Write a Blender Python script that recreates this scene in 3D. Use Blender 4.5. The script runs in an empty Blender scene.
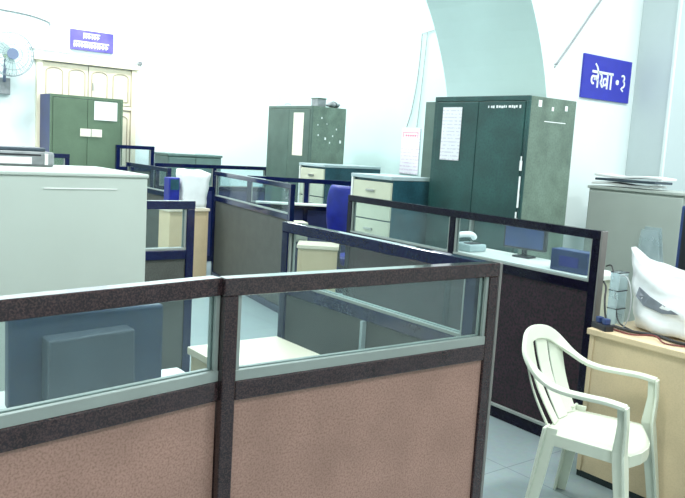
import bpy, bmesh, math, random
from mathutils import Vector, Matrix
random.seed(7)
S = bpy.context.scene
COL = S.collection

# ------------------------------------------------------------------ materials
def new_mat(name):
    m = bpy.data.materials.new(name); m.use_nodes = True
    nt = m.node_tree
    b = nt.nodes['Principled BSDF']
    return m, nt, b

def mat(name, col, rough=.5, metal=0., spec=.5, var=.08, scale=6., detail=4., speck=0., sscale=220., speck_col=None, bump=0., bscale=40., coat=0.):
    """procedural surface: base colour with broad variation, fine speckle and bump"""
    m, nt, b = new_mat(name)
    N, L = nt.nodes, nt.links
    tc = N.new('ShaderNodeTexCoord')
    no = N.new('ShaderNodeTexNoise'); no.inputs['Scale'].default_value = scale; no.inputs['Detail'].default_value = detail
    L.new(tc.outputs['Object'], no.inputs['Vector'])
    mr = N.new('ShaderNodeMapRange')
    mr.inputs['From Min'].default_value = .3; mr.inputs['From Max'].default_value = .7
    mr.inputs['To Min'].default_value = 1 - var; mr.inputs['To Max'].default_value = 1 + var
    L.new(no.outputs['Fac'], mr.inputs['Value'])
    mx = N.new('ShaderNodeVectorMath'); mx.operation = 'SCALE'
    mx.inputs[0].default_value = col
    L.new(mr.outputs['Result'], mx.inputs['Scale'])
    out = mx.outputs['Vector']
    if speck > 0:
        n2 = N.new('ShaderNodeTexNoise'); n2.inputs['Scale'].default_value = sscale; n2.inputs['Detail'].default_value = 2
        L.new(tc.outputs['Object'], n2.inputs['Vector'])
        m2 = N.new('ShaderNodeMapRange')
        m2.inputs['From Min'].default_value = .42; m2.inputs['From Max'].default_value = .66
        m2.inputs['To Min'].default_value = 0; m2.inputs['To Max'].default_value = speck
        L.new(n2.outputs['Fac'], m2.inputs['Value'])
        mc = N.new('ShaderNodeMix'); mc.data_type = 'RGBA'
        L.new(m2.outputs['Result'], mc.inputs['Factor']); L.new(out, mc.inputs['A'])
        sc = speck_col or tuple(c * .4 for c in col)
        mc.inputs['B'].default_value = (*sc, 1)
        out = mc.outputs['Result']
    L.new(out, b.inputs['Base Color'])
    b.inputs['Roughness'].default_value = rough
    b.inputs['Metallic'].default_value = metal
    b.inputs['Specular IOR Level'].default_value = spec
    b.inputs['Coat Weight'].default_value = coat
    b.inputs['Coat Roughness'].default_value = .10; b.inputs['Coat IOR'].default_value = 1.25
    if bump > 0:
        n3 = N.new('ShaderNodeTexNoise'); n3.inputs['Scale'].default_value = bscale
        L.new(tc.outputs['Object'], n3.inputs['Vector'])
        bp = N.new('ShaderNodeBump'); bp.inputs['Strength'].default_value = bump; bp.inputs['Distance'].default_value = .01
        L.new(n3.outputs['Fac'], bp.inputs['Height']); L.new(bp.outputs['Normal'], b.inputs['Normal'])
    return m

def glass_mat(name, tint, dust=.06, refl=1.6):
    m, nt, b = new_mat(name)
    N, L = nt.nodes, nt.links
    N.remove(b)
    o = N['Material Output']
    tr = N.new('ShaderNodeBsdfTransparent'); tr.inputs['Color'].default_value = (*tint, 1)
    gl = N.new('ShaderNodeBsdfGlossy'); gl.inputs['Roughness'].default_value = .02
    fr = N.new('ShaderNodeFresnel')
    ge = N.new('ShaderNodeNewGeometry'); mi = N.new('ShaderNodeMix')          # the same index from both faces of the pane
    mi.inputs['A'].default_value = refl; mi.inputs['B'].default_value = 1/refl
    L.new(ge.outputs['Backfacing'], mi.inputs['Factor']); L.new(mi.outputs['Result'], fr.inputs['IOR'])
    m1 = N.new('ShaderNodeMixShader')
    L.new(fr.outputs['Fac'], m1.inputs['Fac']); L.new(tr.outputs[0], m1.inputs[1]); L.new(gl.outputs[0], m1.inputs[2])
    df = N.new('ShaderNodeBsdfDiffuse'); df.inputs['Color'].default_value = (.75, .85, .85, 1)
    no = N.new('ShaderNodeTexNoise'); no.inputs['Scale'].default_value = 9; no.inputs['Detail'].default_value = 5
    tc = N.new('ShaderNodeTexCoord'); L.new(tc.outputs['Object'], no.inputs['Vector'])
    mr = N.new('ShaderNodeMapRange'); mr.inputs['To Min'].default_value = dust * .5; mr.inputs['To Max'].default_value = dust * 1.5
    L.new(no.outputs['Fac'], mr.inputs['Value'])
    m2 = N.new('ShaderNodeMixShader')
    L.new(mr.outputs['Result'], m2.inputs['Fac']); L.new(m1.outputs[0], m2.inputs[1]); L.new(df.outputs[0], m2.inputs[2])
    L.new(m2.outputs[0], o.inputs['Surface'])
    return m

def paper_mat(name, col, ink, scale=38., dens=.45):
    m, nt, b = new_mat(name)
    N, L = nt.nodes, nt.links
    tc = N.new('ShaderNodeTexCoord')
    sx = N.new('ShaderNodeSeparateXYZ'); L.new(tc.outputs['Object'], sx.inputs[0])
    w = N.new('ShaderNodeMath'); w.operation = 'MULTIPLY'; w.inputs[1].default_value = scale * 6.28
    L.new(sx.outputs['Z'], w.inputs[0])
    s = N.new('ShaderNodeMath'); s.operation = 'SINE'; L.new(w.outputs[0], s.inputs[0])
    g = N.new('ShaderNodeMath'); g.operation = 'GREATER_THAN'; g.inputs[1].default_value = .4; L.new(s.outputs[0], g.inputs[0])
    no = N.new('ShaderNodeTexNoise'); no.inputs['Scale'].default_value = 60; L.new(tc.outputs['Object'], no.inputs['Vector'])
    g2 = N.new('ShaderNodeMath'); g2.operation = 'GREATER_THAN'; g2.inputs[1].default_value = .48; L.new(no.outputs['Fac'], g2.inputs[0])
    mu = N.new('ShaderNodeMath'); mu.operation = 'MULTIPLY'; L.new(g.outputs[0], mu.inputs[0]); L.new(g2.outputs[0], mu.inputs[1])
    m3 = N.new('ShaderNodeMath'); m3.operation = 'MULTIPLY'; m3.inputs[1].default_value = dens; L.new(mu.outputs[0], m3.inputs[0])
    mc = N.new('ShaderNodeMix'); mc.data_type = 'RGBA'
    L.new(m3.outputs[0], mc.inputs['Factor']); mc.inputs['A'].default_value = (*col, 1); mc.inputs['B'].default_value = (*ink, 1)
    L.new(mc.outputs['Result'], b.inputs['Base Color']); b.inputs['Roughness'].default_value = .8
    return m

def tile_mat(name):
    m, nt, b = new_mat(name)
    N, L = nt.nodes, nt.links
    tc = N.new('ShaderNodeTexCoord')
    br = N.new('ShaderNodeTexBrick'); br.offset = 0; br.squash = 1
    br.inputs['Scale'].default_value = 1; br.inputs['Brick Width'].default_value = .6; br.inputs['Row Height'].default_value = .6
    br.inputs['Mortar Size'].default_value = .003
    br.inputs['Color1'].default_value = (.29, .36, .37, 1); br.inputs['Color2'].default_value = (.27, .34, .355, 1)
    br.inputs['Mortar'].default_value = (.17, .21, .22, 1)
    L.new(tc.outputs['Object'], br.inputs['Vector'])
    no = N.new('ShaderNodeTexNoise'); no.inputs['Scale'].default_value = 30; no.inputs['Detail'].default_value = 6
    L.new(tc.outputs['Object'], no.inputs['Vector'])
    mc = N.new('ShaderNodeMix'); mc.data_type = 'RGBA'; mc.blend_type = 'MULTIPLY'; mc.inputs['Factor'].default_value = .25
    L.new(br.outputs['Color'], mc.inputs['A']); L.new(no.outputs['Color'], mc.inputs['B'])
    L.new(mc.outputs['Result'], b.inputs['Base Color']); b.inputs['Roughness'].default_value = .38
    return m

M = {}
M['wall'] = mat('whitewash', (.80, .88, .87), .9, var=.03, scale=1.2, bump=.1, bscale=15)
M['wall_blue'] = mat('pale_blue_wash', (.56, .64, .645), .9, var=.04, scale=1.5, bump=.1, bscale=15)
M['wall_mint'] = mat('pale_mint_wall', (.60, .76, .74), .9, var=.05, scale=1.3, bump=.1, bscale=15)
M['ceiling'] = mat('ceiling_paint', (.85, .88, .86), .9, var=.02)
M['floor'] = tile_mat('floor_tile')
M['frame'] = mat('dark_brown_frame', (.022, .014, .018), .11, var=.25, scale=20, speck=.7, sscale=230, speck_col=(.10, .055, .052), spec=.25, coat=1)
M['navy'] = mat('navy_shade_frame', (.003, .005, .045), .11, var=.3, scale=14, speck=.6, sscale=150, speck_col=(.008, .022, .065), spec=.2, coat=1)  # brown frame with the back's darkness and blue cast put into its colour
M['nearblack'] = mat('black_shade_frame', (.003, .003, .012), .11, var=.2, scale=20, speck=.5, sscale=200, speck_col=(.015, .010, .022), spec=.2)  # same frame again, its shade painted in as near-black
M['panel_pink'] = mat('brown_laminate', (.39, .225, .185), .5, var=.14, scale=5, speck=.65, sscale=170, speck_col=(.21, .125, .085), spec=.3)
M['panel_grey'] = mat('grey_laminate', (.095, .100, .090), .55, var=.12, scale=8, speck=.6, sscale=170, speck_col=(.035, .038, .035), spec=.3)
M['panel_dark'] = mat('maroon_laminate', (.036, .014, .024), .6, var=.25, scale=9, speck=.95, sscale=70, speck_col=(.003, .009, .007), spec=.3)
M['panel_navy'] = mat('navy_laminate', (.02, .03, .13), .5, var=.2, scale=9, speck=.5, sscale=150)
M['cap'] = mat('grey_brown_cap', (.20, .19, .18), .4, var=.1)
M['beading'] = mat('grey_beading', (.28, .31, .29), .4, var=.05)
M['glass'] = glass_mat('pane_glass', (.90, .96, .96), .035, 1.35)
M['glass2'] = glass_mat('far_pane_glass', (.90, .96, .97), .02, 1.25)
M['acrylic'] = glass_mat('clear_plastic', (.86, .92, .95), .30, 1.5)
M['alm_green'] = mat('green_steel', (.092, .145, .120), .42, var=.18, scale=5, speck=.35, sscale=90, speck_col=(.07, .10, .09), spec=.5, bump=.05, bscale=8)
M['alm_olive'] = mat('olive_steel', (.105, .165, .105), .45, var=.16, scale=4, speck=.3, sscale=80, speck_col=(.08, .12, .08))
M['alm_teal'] = mat('dark_teal_steel', (.018, .074, .066), .45, var=.35, scale=4, speck=.45, sscale=60, speck_col=(.01, .035, .045), bump=.05, bscale=8)
M['alm_side'] = mat('grey_green_steel', (.15, .21, .165), .5, var=.25, scale=7, speck=.4, sscale=70, speck_col=(.08, .12, .10))
M['alm_navy'] = mat('navy_steel', (.01, .02, .11), .4, var=.2)
M['seam'] = mat('dark_seam', (.01, .02, .02), .8)
M['white_steel'] = mat('white_steel', (.53, .60, .55), .5, var=.025, scale=3, spec=.4)
M['grey_steel'] = mat('grey_steel', (.42, .47, .43), .5, var=.04, scale=4)
M['cream_steel'] = mat('cream_steel', (.60, .62, .48), .5, var=.04)
M['teal_steel'] = mat('teal_blue_steel', (.02, .085, .115), .4, var=.3, scale=6, speck=.4, sscale=60)
M['rail_steel'] = mat('pale_blue_steel', (.40, .50, .52), .35, var=.05)
M['desk_cream'] = mat('cream_laminate', (.66, .52, .33), .5, var=.06, scale=7, speck=.12, sscale=140)
M['desk_top'] = mat('pale_desk_laminate', (.80, .70, .55), .30, var=.04, scale=5, spec=.6)
M['desk_white'] = mat('white_laminate', (.80, .84, .80), .35, var=.03)
M['plastic_white'] = mat('white_chair_plastic', (.66, .70, .59), .42, var=.03, spec=.35)
M['black'] = mat('black_plastic', (.010, .011, .016), .4)
M['dark_blue'] = mat('dark_blue_plastic', (.02, .04, .16), .4, var=.2, scale=8, speck=.4, sscale=130, speck_col=(.03, .09, .13))
M['mon_blue'] = mat('monitor_shell_blue', (.010, .036, .062), .42, var=.3, scale=12, speck=.4, sscale=150, speck_col=(.02, .03, .16))
M['mon_grey'] = mat('monitor_shell_grey', (.055, .080, .105), .45, var=.15, scale=10, speck=.3, sscale=150)
M['royal'] = mat('royal_blue_vinyl', (.012, .02, .24), .4, var=.25, scale=8)
M['sign_blue'] = mat('blue_sign_board', (.030, .035, .42), .4, var=.06, scale=10)
M['sign_violet'] = mat('violet_sign_board', (.15, .12, .52), .35, var=.35, scale=5, spec=.5)
M['letter'] = mat('white_lettering', (.9, .92, .92), .6)
M['door_cream'] = mat('cream_door_paint', (.80, .73, .56), .6, var=.03)
M['door_line'] = mat('door_panel_line', (.50, .42, .30), .7)
M['paper'] = paper_mat('printed_paper', (.82, .82, .84), (.45, .40, .55))
M['paper_cream'] = paper_mat('cream_printed_paper', (.84, .80, .68), (.70, .60, .45), 30, .5)
M['paper_pink'] = paper_mat('calendar_paper', (.82, .80, .86), (.60, .45, .62), 24, .6)
M['red'] = mat('red_print', (.80, .25, .32), .7)
M['plain_paper'] = mat('plain_paper', (.84, .85, .84), .8, var=.03)
M['cloth_white'] = mat('white_cover_cloth', (.84, .86, .86), .8, var=.05, scale=10, bump=.3, bscale=12)
M['bag'] = mat('white_polythene', (.78, .80, .80), .28, var=.06, scale=7, bump=.7, bscale=9, spec=.7)
M['bag_grey'] = mat('grey_bag_print', (.16, .18, .21), .35, var=.25, scale=20)
M['cable_black'] = mat('black_cable', (.012, .012, .014), .5)
M['cable_red'] = mat('dark_red_cable', (.16, .02, .02), .5)
M['cable_grey'] = mat('grey_cable', (.34, .36, .37), .6)
M['fan_grey'] = mat('fan_grey_blue', (.14, .18, .28), .4)
M['fan_wire'] = mat('fan_wire', (.24, .29, .31), .4)
M['fan_blade'] = mat('fan_blade_pale', (.62, .75, .72), .4)
M['fan_green'] = mat('fan_motor_green', (.50, .62, .42), .5)
M['grey_machine'] = mat('grey_machine_plastic', (.24, .26, .27), .5, var=.2, scale=20)
M['box_green'] = mat('grey_green_cabinet', (.13, .21, .19), .5, var=.1)
M['brass'] = mat('dull_metal', (.45, .45, .42), .35, metal=.8)
M['tube'] = None
def lamp_mat():
    m, nt, b = new_mat('tube_glow')
    b.inputs['Emission Color'].default_value = (.93, .98, 1, 1); b.inputs['Emission Strength'].default_value = 9
    return m
M['tube'] = lamp_mat()

# ------------------------------------------------------------------ mesh helpers
def box(bm, x0, x1, y0, y1, z0, z1, bev=0.003, rot=None, piv=None):
    xs, ys, zs = sorted((x0, x1)), sorted((y0, y1)), sorted((z0, z1))
    vs = [bm.verts.new((x, y, z)) for x in xs for y in ys for z in zs]
    F = [(0, 1, 3, 2), (4, 6, 7, 5), (0, 4, 5, 1), (2, 3, 7, 6), (0, 2, 6, 4), (1, 5, 7, 3)]
    fs = [bm.faces.new([vs[i] for i in f]) for f in F]
    if rot is not None:
        bmesh.ops.rotate(bm, verts=vs, cent=piv or (0, 0, 0), matrix=rot)
    if bev:
        d = min(xs[1]-xs[0], ys[1]-ys[0], zs[1]-zs[0])
        es = list({e for f in fs for e in f.edges})
        bmesh.ops.bevel(bm, geom=es, offset=min(bev, d*.3), segments=2, affect='EDGES', profile=.5)
    return bm

def tube(bm, pts, r, seg=8, closed=False):
    pts = [Vector(p) for p in pts]
    n = len(pts)
    rs = r if isinstance(r, (list, tuple)) else [r]*n
    rings = []
    prev = None
    for i, p in enumerate(pts):
        if closed: t = (pts[(i+1) % n] - pts[i-1])
        elif i == 0: t = pts[1]-pts[0]
        elif i == n-1: t = pts[-1]-pts[-2]
        else: t = pts[i+1]-pts[i-1]
        t.normalize()
        if prev is None:
            a = Vector((0, 0, 1)) if abs(t.z) < .9 else Vector((1, 0, 0))
            u = t.cross(a).normalized()
        else:
            u = (prev - t*prev.dot(t)).normalized()
        prev = u
        v = t.cross(u)
        rings.append([bm.verts.new(p + (u*math.cos(2*math.pi*k/seg) + v*math.sin(2*math.pi*k/seg))*rs[i]) for k in range(seg)])
    m = n if closed else n-1
    for i in range(m):
        A, B = rings[i], rings[(i+1) % n]
        for k in range(seg):
            bm.faces.new((A[k], A[(k+1) % seg], B[(k+1) % seg], B[k]))
    if not closed:
        bm.faces.new(rings[0][::-1]); bm.faces.new(rings[-1])
    return bm

def smooth_path(P, n=8):
    P = [Vector(p) for p in P]; out = []
    for i in range(len(P)-1):
        p0 = P[max(i-1, 0)]; p1 = P[i]; p2 = P[i+1]; p3 = P[min(i+2, len(P)-1)]
        for k in range(n):
            t = k/n
            out.append(.5*((2*p1) + (p2-p0)*t + (2*p0-5*p1+4*p2-p3)*t*t + (3*p1-p0-3*p2+p3)*t**3))
    out.append(P[-1]); return out

def cyl(bm, c, axis, r, h, seg=24, r2=None):
    a = Vector(axis).normalized(); c = Vector(c)
    return tube(bm, [c - a*h/2, c + a*h/2], [r, r2 if r2 is not None else r], seg)

def prism(bm, poly, y0, y1):
    """polygon in local x,z extruded along y"""
    a = [bm.verts.new((x, y0, z)) for x, z in poly]; b = [bm.verts.new((x, y1, z)) for x, z in poly]
    bm.faces.new(a); bm.faces.new(b[::-1]); n = len(poly)
    for i in range(n): bm.faces.new((a[i], b[i], b[(i+1) % n], a[(i+1) % n]))
    return bm

def strip(bm, centers, sides, ups, w, t):
    """sweep a flat rectangular section; w, t may be lists (full width, thickness)"""
    n = len(centers); rings = []
    for i in range(n):
        c = Vector(centers[i]); s = Vector(sides[i]).normalized(); u = Vector(ups[i]).normalized()
        ww = (w[i] if isinstance(w, (list, tuple)) else w)/2; tt = (t[i] if isinstance(t, (list, tuple)) else t)/2
        rings.append([bm.verts.new(c + s*a*ww + u*b*tt) for a, b in ((-1, -1), (1, -1), (1, 1), (-1, 1))])
    for i in range(n-1):
        for k in range(4):
            bm.faces.new((rings[i][k], rings[i][(k+1) % 4], rings[i+1][(k+1) % 4], rings[i+1][k]))
    bm.faces.new(rings[0][::-1]); bm.faces.new(rings[-1])
    return bm

def B(): return bmesh.new()

def obj(name, bm, m, parent=None, smooth=False, bevel=0, subsurf=0):
    bmesh.ops.recalc_face_normals(bm, faces=bm.faces)
    me = bpy.data.meshes.new(name); bm.to_mesh(me); bm.free()
    o = bpy.data.objects.new(name, me); COL.objects.link(o)
    me.materials.append(m)
    if smooth:
        for p in me.polygons: p.use_smooth = True
    if bevel:
        md = o.modifiers.new('bevel', 'BEVEL'); md.width = bevel; md.segments = 2; md.limit_method = 'ANGLE'
    if subsurf:
        md = o.modifiers.new('sub', 'SUBSURF'); md.levels = subsurf; md.render_levels = subsurf
    if parent: o.parent = parent
    return o

def tag(o, label, cat, group=None, kind=None):
    if label: o['label'] = label
    if cat: o['category'] = cat
    if group: o['group'] = group
    if kind: o['kind'] = kind
    return o

def thing(name, label, cat, loc=(0, 0, 0), rotz=0, group=None):
    o = bpy.data.objects.new(name, None); COL.objects.link(o)
    o.empty_display_size = .1
    o.location = loc; o.rotation_euler = (0, 0, rotz)
    return tag(o, label, cat, group)

def struct(name, bm, m, parent=None):
    o = obj(name, bm, m, parent)
    if parent is None: o['kind'] = 'structure'
    return o

def mesh_thing(name, bm, m, label, cat, loc=(0, 0, 0), rotz=0, group=None, **k):
    o = obj(name, bm, m, **k); o.location = loc; o.rotation_euler = (0, 0, rotz)
    return tag(o, label, cat, group)

# ------------------------------------------------------------------ room shell
CEIL = 4.7
XL, YB = -2.6, -3.0
struct('floor', box(B(), XL-.2, 8.2, YB-.2, 10.4, -.12, 0, 0), M['floor'])
struct('ceiling', box(B(), XL-.2, 8.2, YB-.2, 10.4, CEIL, CEIL+.15, 0), M['ceiling'])
struct('wall_back', box(B(), XL, 6.5, 10.2, 10.4, 0, CEIL, 0), M['wall'])
struct('wall_left', box(B(), XL-.2, XL, YB, 10.4, 0, CEIL, 0), M['wall'])
struct('wall_front', box(B(), XL-.2, 8.2, YB-.2, YB, 0, CEIL, 0), M['wall'])
struct('wall_right', box(B(), 8.0, 8.2, YB, 3.55, 0, CEIL, 0), M['wall_blue'])
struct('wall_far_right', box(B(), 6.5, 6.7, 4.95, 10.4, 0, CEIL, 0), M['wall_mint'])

# thick wall with the big arch (opening x from -.2 to 5.0)
JX, AR, SPR, Y0, Y1 = 5.0, 2.6, 1.40, 3.88, 4.95
def arch_wall():
    bm = B(); cx = JX-AR
    lower = [(cx+AR*math.cos(math.pi-math.pi*k/64), SPR+AR*math.sin(math.pi*k/64)) for k in range(65)]
    lower = [(XL, 0), (JX-2*AR, 0)] + lower + [(JX, 0), (6.7, 0)]
    V = [[bm.verts.new((x, y, z)) for (x, z) in lower] for y in (Y0, Y1)]
    T = [[bm.verts.new((x, y, CEIL)) for i, (x, z) in enumerate(lower)] for y in (Y0, Y1)]
    n = len(lower)
    for i in range(n-1):
        for j in (0, 1):
            bm.faces.new((V[j][i], V[j][i+1], T[j][i+1], T[j][i]))
        bm.faces.new((V[0][i], V[1][i], V[1][i+1], V[0][i+1]))
        bm.faces.new((T[0][i], T[0][i+1], T[1][i+1], T[1][i]))
    for i in (0, n-1): bm.faces.new((V[0][i], T[0][i], T[1][i], V[1][i]))
    bmesh.ops.remove_doubles(bm, verts=bm.verts, dist=1e-4)
    return bm
wa = struct('wall_arch', arch_wall(), M['wall'])
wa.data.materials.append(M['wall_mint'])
for p_ in wa.data.polygons:                      # inside faces of the arch take the mint colour
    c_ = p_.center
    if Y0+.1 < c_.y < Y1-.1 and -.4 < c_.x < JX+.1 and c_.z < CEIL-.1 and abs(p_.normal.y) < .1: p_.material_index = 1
struct('wall_pilaster', box(B(), 6.09, 8.2, 3.54, Y0, 0, CEIL, .004), M['wall_blue'])
# narrow white painted corner strip of the pilaster
struct('trim_1', box(B(), 6.078, 6.105, 3.53, 3.555, 0, CEIL, .003), M['wall'])

# ------------------------------------------------------------------ wooden door in back wall
d = bpy.data.objects.new('door_1', None); COL.objects.link(d); d['kind'] = 'structure'; d.location = (2.93, 10.19, 0)
bm = B()
for x0, x1 in ((0, .07), (1.23, 1.30)): box(bm, x0, x1, -.06, 0, 0, 2.40)
box(bm, -.03, 1.33, -.08, 0, 2.40, 2.46)
box(bm, .07, 1.23, -.05, 0, 1.86, 1.91)
obj('door_frame', bm, M['door_cream'], d)
def leaf(x0, x1, z0, z1, n):
    lf = obj('door_leaf', box(B(), x0, x1, -.035, -.01, z0, z1), M['door_cream'], d)
    w = (x1-x0)/n
    for k in range(n):
        a, b = x0+k*w+.04, x0+(k+1)*w-.04
        za, zb = z0+.05, z1-.06
        p = [(a, 0, za), (b, 0, za), (b, 0, zb-.05)]
        for q in range(1, 8):
            t = math.pi*q/8
            p.append(((a+b)/2+(b-a)/2*math.cos(t), 0, zb-.05+.05*math.sin(t)))
        p.append((a, 0, zb-.05))
        bm = B(); tube(bm, [(x, -.038, z) for x, _, z in p], .007, 6, closed=True)
        obj('panel_molding', bm, M['door_line'], lf)
leaf(.075, .645, 1.92, 2.39, 2); leaf(.655, 1.225, 1.92, 2.39, 2)
leaf(.075, .645, .02, 1.85, 2); leaf(.655, 1.225, .02, 1.85, 2)
obj('door_handle', tube(B(), [(.70, -.07, 2.08), (.70, -.07, 2.18)], .01), M['brass'], d)

# ------------------------------------------------------------------ partitions
ZT, ZG1, ZG0, ZL0 = 1.2, 1.153, .925, .872
def partition(p0, p1, label, fm, pm, bays=1, H=ZT, posts=None, group='office partitions with glass tops', skirt=True, gm=None, bead=True, th=.046, endpost=True, cap=False, bead_h=.012, pw=.048):
    p0 = Vector((*p0, 0)); p1 = Vector((*p1, 0)); dv = p1-p0; Lg = dv.length
    t = thing('office_partition', label, 'partition', p0, math.atan2(dv.y, dv.x), group)
    fm = M[fm]; pm = M[pm]; h = th/2
    dz = H-ZT
    obj('top_rail', box(B(), -.002, Lg+.002, -h, h, ZG1+dz, H, .004), fm, t)
    xs = posts or [Lg*i/bays for i in range(bays+1)]
    xp = []
    for i, x in enumerate(xs):
        c = min(max(x, pw/2), Lg-pw/2); xp.append(c)
        if not endpost and i == len(xs)-1: continue
        obj('post', box(B(), c-pw/2, c+pw/2, -h*.97, h*.97, 0, ZG1+dz, .003), fm, t)
    if cap: obj('end_cap', box(B(), Lg+.001, Lg+.014, -h, h, 0, H-.001, .003), M['cap'], t)['label'] = 'grey end strip'
    for i in range(len(xp)-1):
        a, b = xp[i]+pw/2, xp[i+1]-(pw/2 if endpost or i < len(xp)-2 else -pw/2)
        obj('lower_rail', box(B(), a, b, -h, h, ZL0+dz, ZG0+dz, .004), fm, t)
        obj('glass_pane', box(B(), a, b, -.003, .003, ZG0+dz, ZG1+dz, 0), M[gm or 'glass'], t)
        if bead:
            bm = B()
            for s in (-1, 1):
                box(bm, a, a+.012, s*.005, s*.016, ZG0+dz, ZG1+dz, .001)
                box(bm, b-.012, b, s*.005, s*.016, ZG0+dz, ZG1+dz, .001)
                box(bm, a, b, s*.005, s*.020, ZG0+dz, ZG0+dz+bead_h, .001)
            obj('glass_beading', bm, M['beading'], t)
        obj('lower_panel', box(B(), a, b, -.012, .012, .07, ZL0+dz, .001), pm, t)
        obj('kick_rail', box(B(), a, b, -h, h, 0, .07, .003), fm, t)
    return t

PL = Vector((.962, 1.752)); dl = Vector((-.538, -.083)).normalized()
q = PL + dl*1.02
partition((q.x, q.y), (PL.x, PL.y), 'nearest brown partition at the left, in front of the dark monitor', 'frame', 'panel_pink', endpost=False, bead_h=.028)
partition((.966, 1.735), (1.985, 1.712), 'nearest brown partition right of the middle post, ending beside white chair', 'frame', 'panel_pink', cap=True, bead_h=.028, pw=.040)
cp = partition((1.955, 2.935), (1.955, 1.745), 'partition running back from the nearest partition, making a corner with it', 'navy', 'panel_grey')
obj('cable_duct', box(B(), 0.620-.008, 0.620+.008, -.035, -.013, .30, ZL0, .002), M['rail_steel'], cp)['label'] = 'pale upright cable duct'
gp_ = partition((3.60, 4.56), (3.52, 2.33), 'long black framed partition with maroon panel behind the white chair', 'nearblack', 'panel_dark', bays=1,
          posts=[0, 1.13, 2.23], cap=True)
for a_, b_ in ((.05, 1.10), (1.16, 2.18)): obj('kick_sheen', box(B(), a_, b_, -.034, -.012, .071, .086, .002), M['beading'], gp_)['label'] = 'pale painted sheen above the kick rail'  # light reflected by the kick rail ledge, painted as a pale strip
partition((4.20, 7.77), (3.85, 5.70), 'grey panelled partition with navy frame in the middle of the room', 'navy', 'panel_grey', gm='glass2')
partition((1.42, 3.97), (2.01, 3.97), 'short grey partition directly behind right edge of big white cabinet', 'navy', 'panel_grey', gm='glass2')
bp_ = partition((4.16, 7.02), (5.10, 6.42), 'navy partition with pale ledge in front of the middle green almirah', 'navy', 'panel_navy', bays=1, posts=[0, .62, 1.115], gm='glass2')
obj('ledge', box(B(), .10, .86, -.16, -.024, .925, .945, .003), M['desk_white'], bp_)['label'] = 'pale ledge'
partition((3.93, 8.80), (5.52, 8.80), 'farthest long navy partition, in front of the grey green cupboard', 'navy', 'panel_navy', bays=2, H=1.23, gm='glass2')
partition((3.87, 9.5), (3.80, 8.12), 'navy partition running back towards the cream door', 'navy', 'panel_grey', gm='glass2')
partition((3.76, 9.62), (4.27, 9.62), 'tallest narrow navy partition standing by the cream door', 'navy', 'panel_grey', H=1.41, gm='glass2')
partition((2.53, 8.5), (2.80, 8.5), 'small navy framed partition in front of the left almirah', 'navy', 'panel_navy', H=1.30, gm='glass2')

# ------------------------------------------------------------------ almirahs
def almirah(loc, rot, w, dpt, h, label, front, side, handle=True, extra=None):
    """front along +x local, facing -y local; origin front left corner"""
    t = thing('almirah', label, 'cupboard', (*loc, 0), rot, 'tall steel almirahs')
    obj('body', box(B(), 0, w, .022, dpt, .06, h, .004), M[side], t)
    bm = B()
    box(bm, 0, w, .006, .024, h-.035, h, .002); box(bm, 0, w, .006, .024, .06, .12, .002)
    box(bm, 0, .03, .006, .024, .12, h-.035, .002); box(bm, w-.03, w, .006, .024, .12, h-.035, .002)
    obj('front_frame', bm, M[front], t)
    m = w/2
    for k, (a, b) in enumerate(((.033, m-.002), (m+.002, w-.033))):
        dd = obj('door', box(B(), a, b, 0, .02, .125, h-.04, .004), M[front], t)
        if handle and k == 1:
            bm = B(); box(bm, a+.03, a+.05, -.035, 0, .98, 1.12, .004); obj('handle', bm, M['brass'], dd)
            bm = B(); cyl(bm, (a+.04, -.004, .90), (0, 1, 0), .014, .012); obj('lock', bm, M['brass'], dd)
    for x in (.04, w-.10):
        for y in (.04, dpt-.10):
            obj('foot', box(B(), x, x+.06, y, y+.06, 0, .06, .003), M['seam'], t)
    return t
# left, middle, right, narrow one behind right
a_left = almirah((2.95, 9.66), math.radians(-1.5), .90, .45, 1.98, 'olive green almirah in front of the cream door on the left', 'alm_olive', 'alm_navy')
ml = Vector((5.20, 8.34)); mr_ = Vector((5.20, 7.40)); am = math.atan2(mr_.y-ml.y, mr_.x-ml.x)
a_mid = almirah(ml, am, (mr_-ml).length, .50, 2.00, 'grey green almirah in the middle with one tall narrow paper', 'alm_green', 'alm_side')
a_right = almirah((4.30, 4.46), math.radians(-90), .93, .53, 1.98, 'largest nearest dark teal almirah beside the blue sign', 'alm_teal', 'alm_side')
a_back = almirah((5.14, 5.0), 0, .91, .45, 2.02, 'dark almirah mostly hidden behind left edge of the large teal almirah', 'alm_green', 'alm_green', handle=False)

def sheet(name, w, h, m, label, cat, loc, rot, parent=None, t=.003, group=None, curl=.004):
    bm = B(); n = 6; f = []
    for s in (0, 1):
        for i in range(n+1):
            for j in range(n+1):
                x = w*i/n; z = h*j/n
                y = -curl*math.sin(3.1*i/n)*math.sin(2.5*j/n) - s*t
                bm.verts.new((x, y, z))
    bm.verts.ensure_lookup_table(); q = (n+1)**2
    V = bm.verts
    for s in (0, 1):
        for i in range(n):
            for j in range(n):
                a = s*q+i*(n+1)+j; bm.faces.new((V[a], V[a+1], V[a+n+2], V[a+n+1]))
    for i in range(n):
        a = i*(n+1); b = a+n+1; bm.faces.new((V[a], V[b], V[q+b], V[q+a]))
        a += n; b += n; bm.faces.new((V[a], V[q+a], V[q+b], V[b]))
        a = i; b = i+1; bm.faces.new((V[a], V[q+a], V[q+b], V[b]))
        a = n*(n+1)+i; b = a+1; bm.faces.new((V[a], V[b], V[q+b], V[q+a]))
    return mesh_thing(name, bm, m, label, cat, loc, rot, group)

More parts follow.
